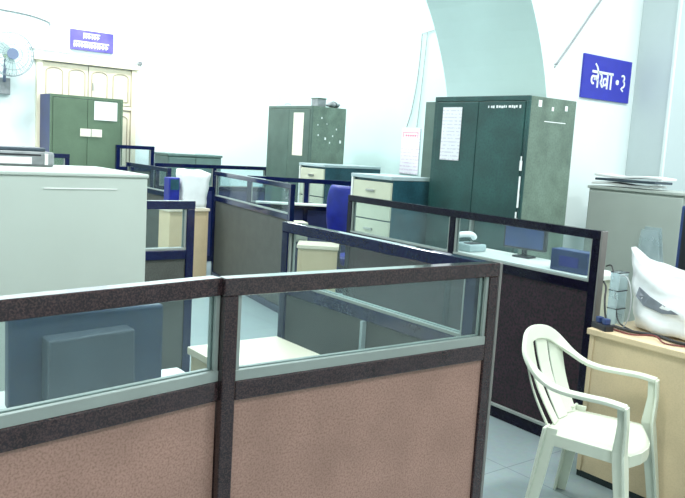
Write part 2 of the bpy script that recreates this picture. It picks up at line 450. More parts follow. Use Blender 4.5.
def on(root, x, z, y=-.002):
    a = root.rotation_euler.z; l = root.location
    return (l.x+math.cos(a)*x-math.sin(a)*y, l.y+math.sin(a)*x+math.cos(a)*y, z)
def paper_on(root, x, z, w, h, m, label, y=-.002, cat='paper', name='notice_paper'):
    return sheet(name, w, h, M[m], label, cat, on(root, x, z, y), root.rotation_euler.z)

paper_on(a_mid, .58, 1.42, .21, .50, 'paper_cream', 'tall narrow cream paper pasted on the middle grey green almirah')
paper_on(a_right, .105, 1.50, .20, .40, 'paper', 'printed white notice pasted on the large dark teal almirah')
paper_on(a_left, .53, 1.70, .29, .23, 'plain_paper', 'white paper pasted near the top of the olive almirah', y=-.006)
paper_on(a_left, .36, 1.49, .13, .095, 'paper_cream', 'cream sticker left of the olive almirah door gap', name='door_sticker', cat='sticker', y=-.006)
paper_on(a_left, .50, 1.49, .13, .095, 'paper_cream', 'cream sticker right of the olive almirah door gap', name='door_sticker', cat='sticker', y=-.006)

# stencilled line near the top of the teal almirah (too small to read): short white marks
bm = B(); x = .56
random.seed(3)
while x < .86:
    w = random.choice((.009, .014, .02))
    box(bm, x, x+w, -.0025, -.0005, 1.893+random.uniform(-.003, .003), 1.911+random.uniform(-.002, .004), 0); x += w+random.choice((.005, .007, .018))
obj('stencilled_line', bm, M['letter'], a_right)['label'] = 'small white stencilled line'
# paint scrapes on the near corner edge of the teal almirah and marks on its side
bm = B()
for z0, z1, x0, x1 in ((1.46, 1.53, .895, .915), (1.30, 1.42, .90, .912), (1.20, 1.30, .90, .914), (1.06, 1.17, .893, .905), (1.53, 1.56, .90, .909)):
    box(bm, x0, x1, -.003, 0.001, z0, z1, 0)
obj('paint_scrape', bm, M['letter'], a_right)['label'] = 'white scraped paint'
bm = B()
for y, z, s in ((.10, 1.91, .035), (.25, 1.89, .022), (.40, 1.90, .028)):
    box(bm, .9285, .9325, y, y+s, z, z+s*1.3, 0)
box(bm, .9285, .9315, .18, .42, 1.81, 1.816, 0)
obj('side_sticker', bm, M['letter'], a_right)['label'] = 'small white stickers'
# pale paint spots on the side of the middle almirah that faces us
for y, z, q_ in ((.10, 1.66, .02), (.20, 1.62, .03), (.31, 1.66, .02), (.42, 1.59, .035), (.09, 1.78, .015), (.36, 1.74, .02), (.22, 1.80, .012), (.27, 1.58, .02), (.14, 1.86, .02)):
    X_ = (mr_-ml).length
    obj('paint_spot', box(B(), X_-.001, X_+.002, y, y+q_*.7, z, z+q_, 0), M['letter'], a_mid)
# things on top of the middle almirah
def on_top(root, x, y, z): return on(root, x, z, y)
t = thing('metal_box', 'small dark box on top of the middle almirah, left of the bundle', 'box', on_top(a_mid, .79, .09, 2.00), am)
obj('body', box(B(), 0, .13, 0, .12, 0, .085, .006), M['grey_machine'], t)
obj('lid', box(B(), -.005, .135, -.005, .125, .085, .10, .004), M['alm_side'], t)
t = thing('cloth_bundle', 'low grey bundle lying on top of the middle almirah at its right', 'bundle', on_top(a_mid, .93, .25, 2.008), am+math.radians(90))
bm = B()
bmesh.ops.create_icosphere(bm, subdivisions=3, radius=1)
for v in bm.verts:
    v.co = Vector((v.co.x*.10+.10, v.co.y*.06+.06, max(v.co.z, -.8)*.032+.026)) + Vector((0, 0, .008*math.sin(v.co.x*9)))
obj('wrapping', bm, M['grey_machine'], t, smooth=True)
bm = B(); tube(bm, [(.10+.0*k, .06+.066*math.cos(k*.52), .03+.036*math.sin(k*.52)) for k in range(12)], .004, 6, closed=True)
obj('string', bm, M['black'], t)
bm = B(); tube(bm, smooth_path([(0, 0, .02), (.05, 0, .028), (.12, .0, .02)]), .005)
mesh_thing('wire_piece', bm, M['fan_wire'], 'thin pale wire lying on the left top of the middle almirah', 'wire', on_top(a_mid, .22, .1, 2.006), am)

# ------------------------------------------------------------------ big white cabinet, left front
t = thing('steel_cabinet', 'big plain white steel cabinet behind the dark monitor', 'cabinet', (.42, 3.15, 0))
obj('body', box(B(), 0, .955, 0, .62, .05, 1.367, .006), M['white_steel'], t)
obj('top', box(B(), -.004, .959, -.005, .625, 1.367, 1.384, .005), M['white_steel'], t)
obj('rolled_seam', box(B(), .52, .82, -.003, .002, 1.316, 1.320, .001), M['plain_paper'], t)
obj('plinth', box(B(), .02, .93, .02, .60, 0, .05, .003), M['seam'], t)
# grey printer on it
t = thing('dot_matrix_printer', 'grey printer on the back of the big white cabinet', 'printer', (.68, 3.56, 1.384))
obj('body', box(B(), 0, .43, 0, .20, 0, .065, .012), M['grey_machine'], t)
obj('cover', box(B(), .02, .40, .03, .17, .065, .082, .008), M['mon_grey'], t)
obj('paper_sheet', box(B(), .10, .33, -.002, .0, .010, .040, .001), M['plain_paper'], t)
obj('front_slot', box(B(), .05, .37, -.001, .004, .046, .054, .001), M['black'], t)
obj('tractor_knob', cyl(B(), (.435, .1, .04), (1, 0, 0), .018, .02), M['black'], t)
obj('side_label', box(B(), .385, .40, -.003, 0, .008, .058, .001), M['plain_paper'], t)['label'] = 'white upright strip'

# ------------------------------------------------------------------ low cream and teal cupboards
def low_cupboard(loc, w, dpt, h, label):
    """drawers on the -y local face; origin low front left corner"""
    t = thing('filing_cabinet', label, 'cabinet', (*loc, 0), math.radians(-90), 'cream fronted filing cabinets with dark teal sides')
    obj('body', box(B(), 0, w, .02, dpt, .04, h-.03, .004), M['teal_steel'], t)
    obj('top', box(B(), -.006, w+.006, -.006, dpt, h-.03, h, .004), M['rail_steel'], t)
    obj('edge_strip', box(B(), 0, .022, -.004, .02, .04, h-.03, .002), M['desk_white'], t)
    n = 4; z0 = .06; z1 = h-.045; hh = (z1-z0)/n
    for k in range(n):
        dr = obj('drawer', box(B(), .026, w-.006, .0, .02, z0+k*hh+.006, z0+(k+1)*hh-.006, .003), M['cream_steel'], t)
        obj('pull', box(B(), w/2-.05, w/2+.05, -.012, .0, z0+k*hh+hh*.72, z0+k*hh+hh*.78, .002), M['brass'], dr)
    obj('base', box(B(), .02, w-.02, .04, dpt-.02, 0, .04, .002), M['seam'], t)
    return t
low_cupboard((3.98, 5.04), .50, .42, 1.345, 'filing cabinet with cream drawers directly left of the teal almirah')
low_cupboard((4.98, 7.27), .47, .80, 1.35, 'farther filing cabinet with cream drawers, below the middle almirah')

t = thing('side_cupboard', 'grey green low cupboard against the white back wall', 'cupboard', (4.48, 9.62, 0))
obj('body', box(B(), 0, .80, .02, .45, .04, 1.30, .005), M['box_green'], t)
obj('top', box(B(), -.01, .81, 0, .46, 1.30, 1.33, .004), M['box_green'], t)
for a in (0.01, .405): obj('door', box(B(), a, a+.385, 0, .02, .06, 1.28, .004), M['box_green'], t)
obj('base', box(B(), .02, .78, .04, .43, 0, .04), M['seam'], t)
t = thing('paper_bundle', 'pale bundle of papers on the grey green cupboard', 'papers', (4.62, 9.72, 1.33))
for k, (w, o_) in enumerate(((.30, 0), (.26, .02), (.18, .05))):
    obj('sheaf', box(B(), o_, o_+w, 0, .22, k*.018, k*.018+.017, .004), M['plain_paper'], t)

# ------------------------------------------------------------------ steel cabinet at right, behind desk
t = thing('steel_cabinet', 'grey steel cabinet with papers on top against the right wall', 'cabinet', (5.20, 3.62, 0), math.radians(-90))
obj('body', box(B(), 0, .80, .018, .46, .05, 1.35, .005), M['grey_steel'], t)
obj('top', box(B(), -.006, .806, .0, .465, 1.35, 1.372, .004), M['grey_steel'], t)
for a in (.02,):
    dd = obj('door', box(B(), a, a+.76, 0, .018, .07, 1.335, .004), M['grey_steel'], t)
obj('plinth', box(B(), .02, .78, .03, .44, 0, .05), M['seam'], t)
cab = t
for k, (a, w, dx, rz, lab) in enumerate(((.03, .50, 0, 2, 'bottom sheaf of loose papers on the grey steel cabinet'), (.06, .52, .01, -3, 'middle dark covered file on the grey steel cabinet'), (.05, .55, .02, 4, 'topmost paper sheaf on the grey steel cabinet'))):
    th_ = .018
    bm = B(); box(bm, 0, w, 0, .22, 0, th_, .004)
    bmesh.ops.subdivide_edges(bm, edges=[e for e in bm.edges if e.calc_length() > .1], cuts=6, use_grid_fill=True)
    for v in bm.verts: v.co.z += .006*math.sin(v.co.x*14+k)*(1 if k != 1 else .3)
    p = on(cab, a-.02, 1.384+k*.031, .02)
    mesh_thing('paper_sheaf' if k != 1 else 'file_folder', bm, M['plain_paper'] if k != 1 else M['mon_grey'], lab, 'papers' if k != 1 else 'file', p, math.radians(-90+rz))
# clear document holder fixed to its face
t = thing('document_holder', 'clear plastic document holder on the face of the grey steel cabinet', 'holder', on(cab, .50, .86, -.004), math.radians(-90))
bm = B(); prism(bm, [(0, 0), (.19, 0), (.15, .23), (.02, .23)], -.05, -.045); obj('front_plate', bm, M['acrylic'], t)
bm = B(); prism(bm, [(0, 0), (.19, 0), (.15, .25), (.02, .25)], -.006, 0); obj('back_plate', bm, M['acrylic'], t)
bm = B(); box(bm, 0, .19, -.05, 0, -.004, .004, .001); obj('base_tray', bm, M['acrylic'], t)
bm = B(); prism(bm, [(.06, .05), (.09, .05), (.12, .20), (.08, .19)], -.03, -.028); obj('slip_of_paper', bm, M['plain_paper'], t)

# ------------------------------------------------------------------ desks
def desk(loc, w, dpt, h, label, top='desk_top', body='desk_cream', style='panel', rot=0):
    """box desk with open knee space on +y local side; origin low corner"""
    t = thing('office_desk', label, 'desk', (*loc, 0), rot, 'cream office desks')
    obj('desktop', box(B(), 0, w, 0, dpt, h-.03, h, .004), M[top], t)
    obj('side_panel', box(B(), .01, .035, .015, dpt-.015, .03, h-.03, .002), M[body], t)
    obj('side_panel', box(B(), w-.035, w-.01, .015, dpt-.015, .03, h-.03, .002), M[body], t)
    obj('front_panel', box(B(), .035, w-.035, .02, .04, .03, h-.03, .002), M[body], t)
    obj('skirting', box(B(), .012, w-.012, .018, dpt-.018, 0, .03, .001), M['seam'], t)
    return t
desk((-.35, 1.80), 1.50, .55, .775, 'desk under the dark monitor behind the nearest partition', top='desk_white')
desk((1.34, 1.80), .41, .86, .75, 'pale topped desk in the corner of the two nearest partitions', top='desk_top')
t = desk((3.23, 2.175), 1.59, .85, .75, 'cream desk at the right with the plastic wrapped monitor on it', top='desk_cream', rot=math.radians(-90))
desk((3.57, 7.60), .50, .26, .79, 'far cream desk seen beside the right post of the short grey partition', rot=math.radians(4))
desk((3.52, 5.12), .34, .28, .75, 'small cream desk seen through the glass of the corner partition', rot=math.radians(-38))

# low white topped counter behind the black framed partition
t = thing('low_counter', 'low white topped counter behind the long black framed partition', 'counter', (3.64, 2.50, 0))
obj('counter_top', box(B(), 0, .40, 0, 1.12, .89, .92, .004), M['desk_white'], t)
obj('body', box(B(), .01, .37, .02, 1.10, .04, .89, .003), M['cream_steel'], t)
obj('plinth', box(B(), .02, .35, .03, 1.08, 0, .04), M['seam'], t)
t = thing('box_file', 'dark blue box file on the low counter behind the black partition', 'file', (3.70, 2.53, .92))
obj('case', box(B(), 0, .10, 0, .25, 0, .125, .004), M['dark_blue'], t)
obj('spine_label', box(B(), -.002, 0, .06, .19, .03, .09, .001), M['royal'], t)
# telephone and black computer behind the glass
t = thing('desk_telephone', 'pale blue telephone seen through the black framed partition glass', 'telephone', (3.72, 3.60, .92), math.radians(-90))
obj('base', box(B(), 0, .17, 0, .16, 0, .05, .012), M['rail_steel'], t)
obj('keypad', box(B(), .08, .15, .03, .13, .05, .056, .003), M['black'], t)
hs = obj('handset', tube(B(), smooth_path([(.035, -.02, .075), (.04, .02, .10), (.04, .14, .10), (.035, .18, .075)]), [.02]*25, 8), M['letter'], t, smooth=True)
t = thing('desktop_monitor', 'black monitor in front of the teal almirah behind the glass', 'monitor', (3.96, 3.02, .92), math.radians(100))
obj('shell', box(B(), 0, .30, -.03, .01, .05, .24, .008), M['black'], t)
obj('screen', box(B(), .015, .285, .008, .012, .065, .225, .001), M['dark_blue'], t)
obj('foot', box(B(), .09, .21, -.06, .04, 0, .012, .004), M['black'], t)
obj('neck', box(B(), .135, .165, -.022, .0, .012, .06, .003), M['black'], t)

# ------------------------------------------------------------------ big monitor behind nearest partition (its back to us)
t = thing('desktop_monitor', 'big dark monitor seen from behind through the nearest partition glass', 'monitor', (.545, 2.12, .775), math.radians(-1))
obj('shell', box(B(), 0, .44, 0, .045, .015, .277, .008), M['mon_blue'], t)
bm = B(); prism(bm, [(.085, .04), (.33, .04), (.325, .228), (.085, .217)], -.065, .001)
obj('rear_housing', bm, M['mon_grey'], t, bevel=.006)
obj('screen', box(B(), .02, .42, .043, .048, .03, .262, .001), M['black'], t)
obj('neck', box(B(), .18, .26, -.02, .03, .01, .06, .004), M['black'], t)
obj('foot', box(B(), .11, .33, -.09, .10, 0, .014, .005), M['black'], t)

# covered monitor and navy monitor, on the far cream desk
t = thing('covered_monitor', 'monitor under a white cloth cover in the middle distance', 'monitor', (3.755, 7.66, .793), math.radians(2))
bm = B()
bx = [(.01, -.01, 0), (.27, -.01, 0), (.27, .16, 0), (.01, .16, 0), (-.03, -.03, .40), (.30, -.04, .38), (.28, .14, .41), (-.02, .15, .42)]
V = [bm.verts.new(p) for p in bx]
for f in ((0, 1, 2, 3), (4, 5, 6, 7), (0, 1, 5, 4), (1, 2, 6, 5), (2, 3, 7, 6), (3, 0, 4, 7)): bm.faces.new([V[i] for i in f])
bmesh.ops.subdivide_edges(bm, edges=bm.edges[:], cuts=6, use_grid_fill=True)
for v in bm.verts: v.co += Vector((.006*math.sin(v.co.z*40+v.co.y*20), .006*math.sin(v.co.x*45+v.co.z*10), .004*math.sin(v.co.x*30)))
obj('cloth_cover', bm, M['cloth_white'], t, smooth=True)
obj('hem', box(B(), .012, .268, -.018, -.010, .0, .012, .001), M['desk_white'], t)
t = thing('desktop_monitor', 'navy monitor just left of the cloth covered monitor', 'monitor', (3.585, 7.66, .79), math.radians(4))
obj('shell', box(B(), 0, .13, 0, .12, .03, .33, .012), M['royal'], t)
obj('screen', box(B(), .015, .115, -.003, 0, .20, .31, .001), M['teal_steel'], t)
obj('foot', box(B(), .02, .11, .0, .11, 0, .03, .006), M['black'], t)

# cream box behind glass of ledge partition and royal blue chair
t = thing('drawer_box', 'small cream drawer box below the pale ledge in the middle', 'box', (4.18, 6.31, .60), math.radians(-20))
obj('case', box(B(), 0, .24, 0, .20, 0, .19, .006), M['cream_steel'], t)
obj('drawer', box(B(), .01, .23, -.008, 0, .02, .16, .003), M['cream_steel'], t)
t = thing('small_stand', 'navy stand carrying the small cream drawer box', 'stand', (4.14, 6.28, 0), math.radians(-20))
obj('shelf_top', box(B(), 0, .32, 0, .26, .575, .60, .003), M['navy'], t)
for x in (.01, .28):
    for y in (.01, .22):
        obj('leg', box(B(), x, x+.03, y, y+.03, 0, .575, .002), M['navy'], t)

t = thing('swivel_chair', 'royal blue high backed office chair in the middle distance', 'chair', (4.42, 5.70, 0), math.radians(-75))
bm = B()
n = 8; g = []
for s in (0, 1):
    for i in range(n+1):
        for j in range(n+1):
            u = i/n*2-1; v = j/n
            w = .20*(1-.25*abs(2*v-1)**3)
            g.append(bm.verts.new((u*w, -.05*(1-u*u)*.8 + s*.06*(1-.6*u*u) - .02*v, .70+v*.50)))
q = (n+1)**2
for s in (0, 1):
    for i in range(n):
        for j in range(n):
            a = s*q+i*(n+1)+j; bm.faces.new((g[a], g[a+1], g[a+n+2], g[a+n+1]))
for i in range(n):
    for a, b in ((i*(n+1), (i+1)*(n+1)), (i*(n+1)+n, (i+1)*(n+1)+n), (i, i+1), (n*(n+1)+i, n*(n+1)+i+1)):
        bm.faces.new((g[a], g[b], g[q+b], g[q+a]))
obj('backrest', bm, M['royal'], t, smooth=True, subsurf=1)
obj('seat', box(B(), -.22, .22, .0, .44, .44, .52, .03), M['royal'], t)
obj('back_bracket', tube(B(), smooth_path([(0, .1, .43), (0, -.03, .47), (0, -.01, .75)]), .018), M['black'], t)
obj('gas_column', cyl(B(), (0, .2, .26), (0, 0, 1), .03, .36), M['black'], t)
for k in range(5):
    a = k*2*math.pi/5+.3
    p = Vector((math.cos(a), math.sin(a), 0))
    lg = obj('leg', tube(B(), [Vector((0, .2, .11)), Vector((0, .2, .075))+p*.27], [.022, .014]), M['black'], t)
    obj('castor', cyl(B(), Vector((0, .2, .03))+p*.27, (-p.y, p.x, 0), .03, .03, 16), M['black'], lg)

# ------------------------------------------------------------------ white monobloc chair
def plastic_chair():
    t = thing('plastic_armchair', 'white plastic armchair beside the cream desk', 'chair', (2.875, 1.86, 0), math.radians(-162))
    t.scale = (.97, .97, .97)
    W = .225
    pm = M['plastic_white']
    # seat : gently dished, rounded front lip; forward = +y
    bm = B(); nx, ny = 14, 14; top = []
    def sp(u, v):
        hw = W*(.90+.10*v) if v < .8 else W*(1.0-.22*((v-.8)/.2)**2)
        y = -.155+v*.395
        z = .425-.018*(1-u*u)*math.sin(math.pi*min(v*1.05, 1)) - (.030*((v-.82)/.18)**2 if v > .82 else 0) + .012*(1-v)*0
        return Vector((u*hw, y - .05*(v**4)*u*u, z))
    up = [[bm.verts.new(sp(i/nx*2-1, j/ny)) for j in range(ny+1)] for i in range(nx+1)]
    dn = [[bm.verts.new(sp(i/nx*2-1, j/ny)-Vector((0, 0, .008))) for j in range(ny+1)] for i in range(nx+1)]
    for i in range(nx):
        for j in range(ny):
            bm.faces.new((up[i][j], up[i+1][j], up[i+1][j+1], up[i][j+1]))
            bm.faces.new((dn[i][j], dn[i][j+1], dn[i+1][j+1], dn[i+1][j]))
    for i in range(nx):
        bm.faces.new((up[i][0], dn[i][0], dn[i+1][0], up[i+1][0])); bm.faces.new((up[i][ny], up[i+1][ny], dn[i+1][ny], dn[i][ny]))
    for j in range(ny):
        bm.faces.new((up[0][j], up[0][j+1], dn[0][j+1], dn[0][j])); bm.faces.new((up[nx][j], dn[nx][j], dn[nx][j+1], up[nx][j+1]))
    obj('seat', bm, pm, t, smooth=True)
    # apron skirt following the seat rim
    bm = B(); c = []; sd = []; u_ = []
    for k in range(17):
        a = k/16
        if a < .35: u, v = -1, a/.35
        elif a < .65: u, v = -1+2*(a-.35)/.3, 1
        else: u, v = 1, 1-(a-.65)/.35
        p = sp(u, v); c.append(p-Vector((0, 0, .026))); sd.append((0, 0, 1))
        u_.append(Vector((u, .6*(v > .9), 0)) if abs(u) > .7 else Vector((u*.4, 1, 0)))
    strip(bm, c, sd, u_, .052, .008)
    obj('seat_apron', bm, pm, t, smooth=False, bevel=.002)
    # back : oval rim + slats. rim path in a slightly reclined, curved shell
    def back(u, z):           # u -1..1 across, z height -> point
        r = (z-.42)/.38
        hw = .215 if r < .4 else .215
        y = -.205 - .085*r - .0 + .075*u*u
        return Vector((u*hw, y, z))
    half = [(.262, .195, .628), (.262, .12, .636), (.260, .03, .635), (.256, -.06, .636), (.252, -.13, .650), (.240, -.195, .686), (.208, -.255, .738), (.14, -.285, .780), (.07, -.302, .797), (0, -.308, .802)]
    full = [(-x, y, z) for x, y, z in half] + [(x, y, z) for x, y, z in half[-2::-1]]
    P = smooth_path(full, 5)
    def band(i0, i1, name):
        c = P[i0:i1+1]; sd = []; u_ = []; ws = []
        for p in c:
            i = P.index(p)
            tan = (P[min(i+1, len(P)-1)]-P[max(i-1, 0)]).normalized()
            k = min(1, max(0, (p.z-.64)/.13)); k = k*k*(3-2*k)
            flat = Vector((0, 0, 1)); upr = Vector((-p.x*1.2, 1, .30)).normalized()
            nrm = (flat*(1-k)+upr*k); nrm = (nrm-tan*nrm.dot(tan)).normalized()
            sd.append(tan.cross(nrm)); u_.append(nrm); ws.append(.054+.012*k)
        bm = B(); strip(bm, c, sd, u_, ws, .018)
        obj(name, bm, pm, t, bevel=.004)
    nP = len(P); ia = 20
    band(0, ia, 'armrest'); band(ia, nP-1-ia, 'back_rim'); band(nP-1-ia, nP-1, 'armrest')
    def rimpt(u):       # point on the rim for lateral fraction u
        x = u*.235
        best = min(P[25:-25], key=lambda p: abs(p.x-x)); return best
    for u in (-.80, -.27, .27, .80):
        bm = B(); c = []; sd = []; u_ = []
        e = rimpt(u); b0 = Vector((u*.178, -.148, .425))
        for k in range(9):
            r = k/8
            p = b0.lerp(e, r); p.y += -.028*math.sin(math.pi*r)*(1-.5*abs(u)) ; p.x += .010*u*math.sin(math.pi*r)
            c.append(p); sd.append((1, .55*u, 0)); u_.append((-.5*u, 1, .22))
        w0 = .098 if abs(u) < .7 else .092
        strip(bm, c, sd, u_, [w0*(.86+.20*r_/8)-.006*math.sin(math.pi*r_/8) for r_ in range(9)], .007)
        obj('back_slat', bm, pm, t, bevel=.002)
    # arms : flat band sweeping from the rim forward then turning down into front legs
    for s in (-1, 1):
        P = [(s*.262, .198, .630), (s*.258, .205, .55), (s*.245, .205, .43), (s*.247, .215, .36), (s*.262, .240, .18), (s*.275, .262, 0)]
        bm = B(); strip(bm, P, [(1, 0, 0)]*6, [(0, 1, 0)]*6, [.050, .044, .060, .070, .056, .042], .012)
        strip(bm, [(x-s*.004, y+.0-.024, z) for x, y, z in P], [(0, 1, 0)]*6, [(1, 0, 0)]*6, [.030, .030, .055, .060, .048, .036], .010)
        obj('front_leg', bm, pm, t, bevel=.003)
        P = [(s*.192, -.142, .45), (s*.195, -.148, .40), (s*.208, -.175, .20), (s*.225, -.205, 0)]
        bm = B(); strip(bm, P, [(1, 0, 0)]*4, [(0, 1, 0)]*4, [.070, .070, .056, .044], .012)
        strip(bm, [(x+s*.010, y+.026, z) for x, y, z in P], [(0, 1, 0)]*4, [(1, 0, 0)]*4, [.055, .055, .048, .038], .010)
        obj('rear_leg', bm, pm, t, bevel=.003)
    return t
plastic_chair()

# ------------------------------------------------------------------ items on right desk
DZ = .75
t = thing('wrapped_monitor', 'computer monitor wrapped in a white plastic bag on cream desk', 'monitor', (3.41, 2.11, DZ), math.radians(-90))
bm = B()
nx, nz, ny = 22, 14, 8
def bagp(u, v, w):     # u 0..1 along, v 0..1 height, w -1..1 thickness
    x = u*.66 - .07*v*v*(1-u)**2
    z = .012+v*(.33 - .035*math.sin(u*3.0) + .045*math.exp(-((u-.0)/.07)**2) - .02*u)
    fat = (.15+.05*math.sin(u*5))*(1-.60*v**2)*(1-.55*abs(2*u-1)**6)
    y = .15+w*fat*.8+.008*math.sin(u*17+v*9)*(1-abs(v-.5)) + .006*math.sin(v*21+u*6)
    if v < .15: x += (.5-u)*.04*(1-v/.15)
    return Vector((x, y, z + .004*math.sin(u*26+w*3)))
ring = []
for j in range(nz+1):
    r = []
    for i in range(nx+1): r.append(bm.verts.new(bagp(i/nx, j/nz, -1)))
    for i in range(nx, -1, -1): r.append(bm.verts.new(bagp(i/nx, j/nz, 1)))
    ring.append(r)
for j in range(nz):
    n = len(ring[j])
    for i in range(n): bm.faces.new((ring[j][i], ring[j][(i+1) % n], ring[j+1][(i+1) % n], ring[j+1][i]))
for r in (ring[0], ring[-1]):
    n = nx+1
    for i in range(n-1): bm.faces.new((r[i], r[i+1], r[2*n-2-i], r[2*n-1-i]))
obj('plastic_bag', bm, M['bag'], t, smooth=True)
bm = B(); pp = [(.06, .20), (.13, .175), (.28, .125), (.20, .115), (.10, .12), (.055, .155)]
a = [bm.verts.new(bagp(x/.62, z/.33, -1)+Vector((0, -.004, 0))) for x, z in pp]
b = [bm.verts.new(v.co+Vector((0, -.004, 0))) for v in a]
bm.faces.new(a); bm.faces.new(b[::-1])
for i in range(len(a)): bm.faces.new((a[i], b[i], b[(i+1) % len(a)], a[(i+1) % len(a)]))
obj('printed_patch', bm, M['bag_grey'], t)['label'] = 'dark grey patch on the bag'

def cable(pts, r, m, label, n=8):
    o = obj('cable', tube(B(), smooth_path(pts, n), r, 6), M[m], smooth=True)
    return tag(o, label, 'cable', 'loose cables on and over the cream desk')
cable([(3.36, 2.12, .76), (3.34, 2.0, .76), (3.38, 1.90, .76), (3.34, 1.76, .76), (3.39, 1.62, .76)], .008, 'cable_black', 'thick black cable lying in front of the wrapped monitor')
cable([(3.31, 2.10, .756), (3.29, 1.97, .757), (3.33, 1.88, .768), (3.28, 1.80, .757), (3.32, 1.72, .756)], .004, 'cable_red', 'dark red cable curling on the cream desk')
cable([(3.53, 2.30, 1.02), (3.50, 2.25, 1.03), (3.46, 2.20, .97), (3.40, 2.14, .86), (3.38, 2.10, .78), (3.37, 2.02, .757)], .004, 'cable_black', 'black cable looping down from the end of the black partition')
cable([(3.52, 2.30, .94), (3.47, 2.25, .92), (3.41, 2.21, .86), (3.36, 2.16, .78), (3.33, 2.12, .757)], .005, 'cable_black', 'black cable hanging closest to the black partition post')
cable([(3.50, 2.24, .98), (3.42, 2.11, 1.00), (3.38, 2.05, .92), (3.36, 2.04, .82), (3.35, 2.06, .757)], .003, 'cable_grey', 'thin grey cable looping beside the plastic bag')
t = thing('power_strip', 'black plug strip with cables by the partition end on the cream desk', 'power strip', (3.28, 2.06, DZ), math.radians(70))
obj('case', box(B(), 0, .11, 0, .05, 0, .03, .004), M['black'], t)
for k in range(2): obj('plug', box(B(), .015+k*.05, .045+k*.05, .01, .04, .03, .058, .004), M['dark_blue'], t)
# clear plastic rack at the partition end
t = thing('wire_rack', 'clear plastic rack standing at the end of the black partition', 'rack', (3.375, 2.12, DZ), math.radians(0))
for x in (0, .075): obj('side_sheet', box(B(), x, x+.004, 0, .05, .0, .27, .001), M['acrylic'], t)
obj('back_sheet', box(B(), .004, .075, .046, .05, 0, .27, .001), M['acrylic'], t)
for z in (.09, .18, .27):
    bm = tube(B(), [(0, 0, z), (.079, 0, z), (.079, .05, z), (0, .05, z)], .003, 6, closed=True)
    obj('rim_wire', bm, M['black'], t)

t = thing('desktop_monitor', 'dark monitor cut off by the right edge, beyond the plastic bag', 'monitor', (3.93, 2.15, DZ), math.radians(-90))
obj('shell', box(B(), 0, .5, 0, .05, .14, .60, .008), M['dark_blue'], t)
obj('screen', box(B(), .02, .48, -.003, 0, .16, .58, .001), M['black'], t)
obj('neck', box(B(), .22, .28, .0, .04, .01, .15, .004), M['black'], t)
obj('foot', box(B(), .14, .36, -.05, .10, 0, .014, .004), M['black'], t)

# ------------------------------------------------------------------ signs
def text_mesh(txt, size, bold=0.0):
    cu = bpy.data.curves.new('t', 'FONT'); cu.body = txt; cu.size = size; cu.extrude = .002; cu.offset = bold
    o = bpy.data.objects.new('t', cu); COL.objects.link(o)
    bpy.context.view_layer.update()
    dg = bpy.context.evaluated_depsgraph_get()
    me = bpy.data.meshes.new_from_object(o.evaluated_get(dg))
    bpy.data.objects.remove(o)
    bm = B(); bm.from_mesh(me); bpy.data.meshes.remove(me)
    return bm
SW, SH = .665, .345
t = thing('sign_board', 'blue sign board with white Hindi lettering beside the teal almirah', 'sign', (5.33, Y0, 2.06))
obj('board', box(B(), 0, SW, -.02, 0, 0, SH, .003), M['sign_blue'], t)
def letters():
    """the word and numeral drawn stroke by stroke, in local x,z"""
    bm = B(); w = .017
    def ln(pts, ww=w):
        P = [Vector((x, -.0225, z)) for x, z in pts]
        sd = []; 
        for i in range(len(P)):
            tan = (P[min(i+1, len(P)-1)]-P[max(i-1, 0)]).normalized()
            sd.append(tan.cross(Vector((0, 1, 0))))
        strip(bm, P, sd, [(0, 1, 0)]*len(P), ww, .005)
    def arc(cx, cz, r, a0, a1, rz=None, ww=w, n=12):
        rz = rz or r
        ln([(cx+r*math.cos(math.radians(a0+(a1-a0)*k/n)), cz+rz*math.sin(math.radians(a0+(a1-a0)*k/n))) for k in range(n+1)], ww)
    HB = .215                                     # headline height
    ln([(.115, HB), (.405, HB)], .020)            # headline
    # la with e-matra
    ln([(.195, HB), (.195, .090)])
    arc(.133, .150, .022, 20, 300, .030); arc(.166, .150, .014, 180, 0, .030); ln([(.180, .150), (.195, .155)])
    ln([(.195, HB), (.178, .252), (.150, .278)], .015)
    # kha : ra-like hook + va-like loop + stem
    arc(.226, .172, .022, 110, -75, .034); ln([(.232, .140), (.262, .100)])
    ln([(.262, .100), (.282, .118)], .013)
    arc(.296, .145, .023, 10, 350, .028, ww=.014)
    ln([(.328, HB), (.328, .090)])
    # aa matra
    ln([(.378, HB), (.378, .090)])
    # dot dash
    arc(.470, .158, .011, 0, 350, ww=.020)
    # numeral 3
    arc(.545, .198, .022, 150, -80, .022, ww=.014); arc(.548, .150, .026, 85, -85, .026, ww=.014); ln([(.548, .124), (.530, .112), (.560, .092)], .013)
    return bm
obj('lettering', letters(), M['letter'], t)['label'] = 'white Hindi letters'

t = thing('sign_board', 'pale violet sign board above the cream door', 'sign', (3.35, 10.2, 2.585))
obj('board', box(B(), 0, .56, -.03, 0, 0, .25, .004), M['sign_violet'], t)
bm = B(); random.seed(11)
def blob_row(x0, x1, z, h):
    ln_ = [(x0, z), (x1, z)]
    box(bm, x0, x1, -.034, -.0305, z+h*.75, z+h*.95, 0)
    x = x0
    while x < x1-.02:
        w = random.uniform(.018, .035)
        box(bm, x, x+.011, -.034, -.0305, z, z+h*.76, 0)
        cyl(bm, (x+w*.55, -.0322, z+h*.35), (0, 1, 0), h*.20, .0035, 10)
        x += w+.008
blob_row(.16, .38, .145, .075); blob_row(.04, .50, .03, .085)
obj('lettering', bm, M['letter'], t)['label'] = 'washed out white letters'

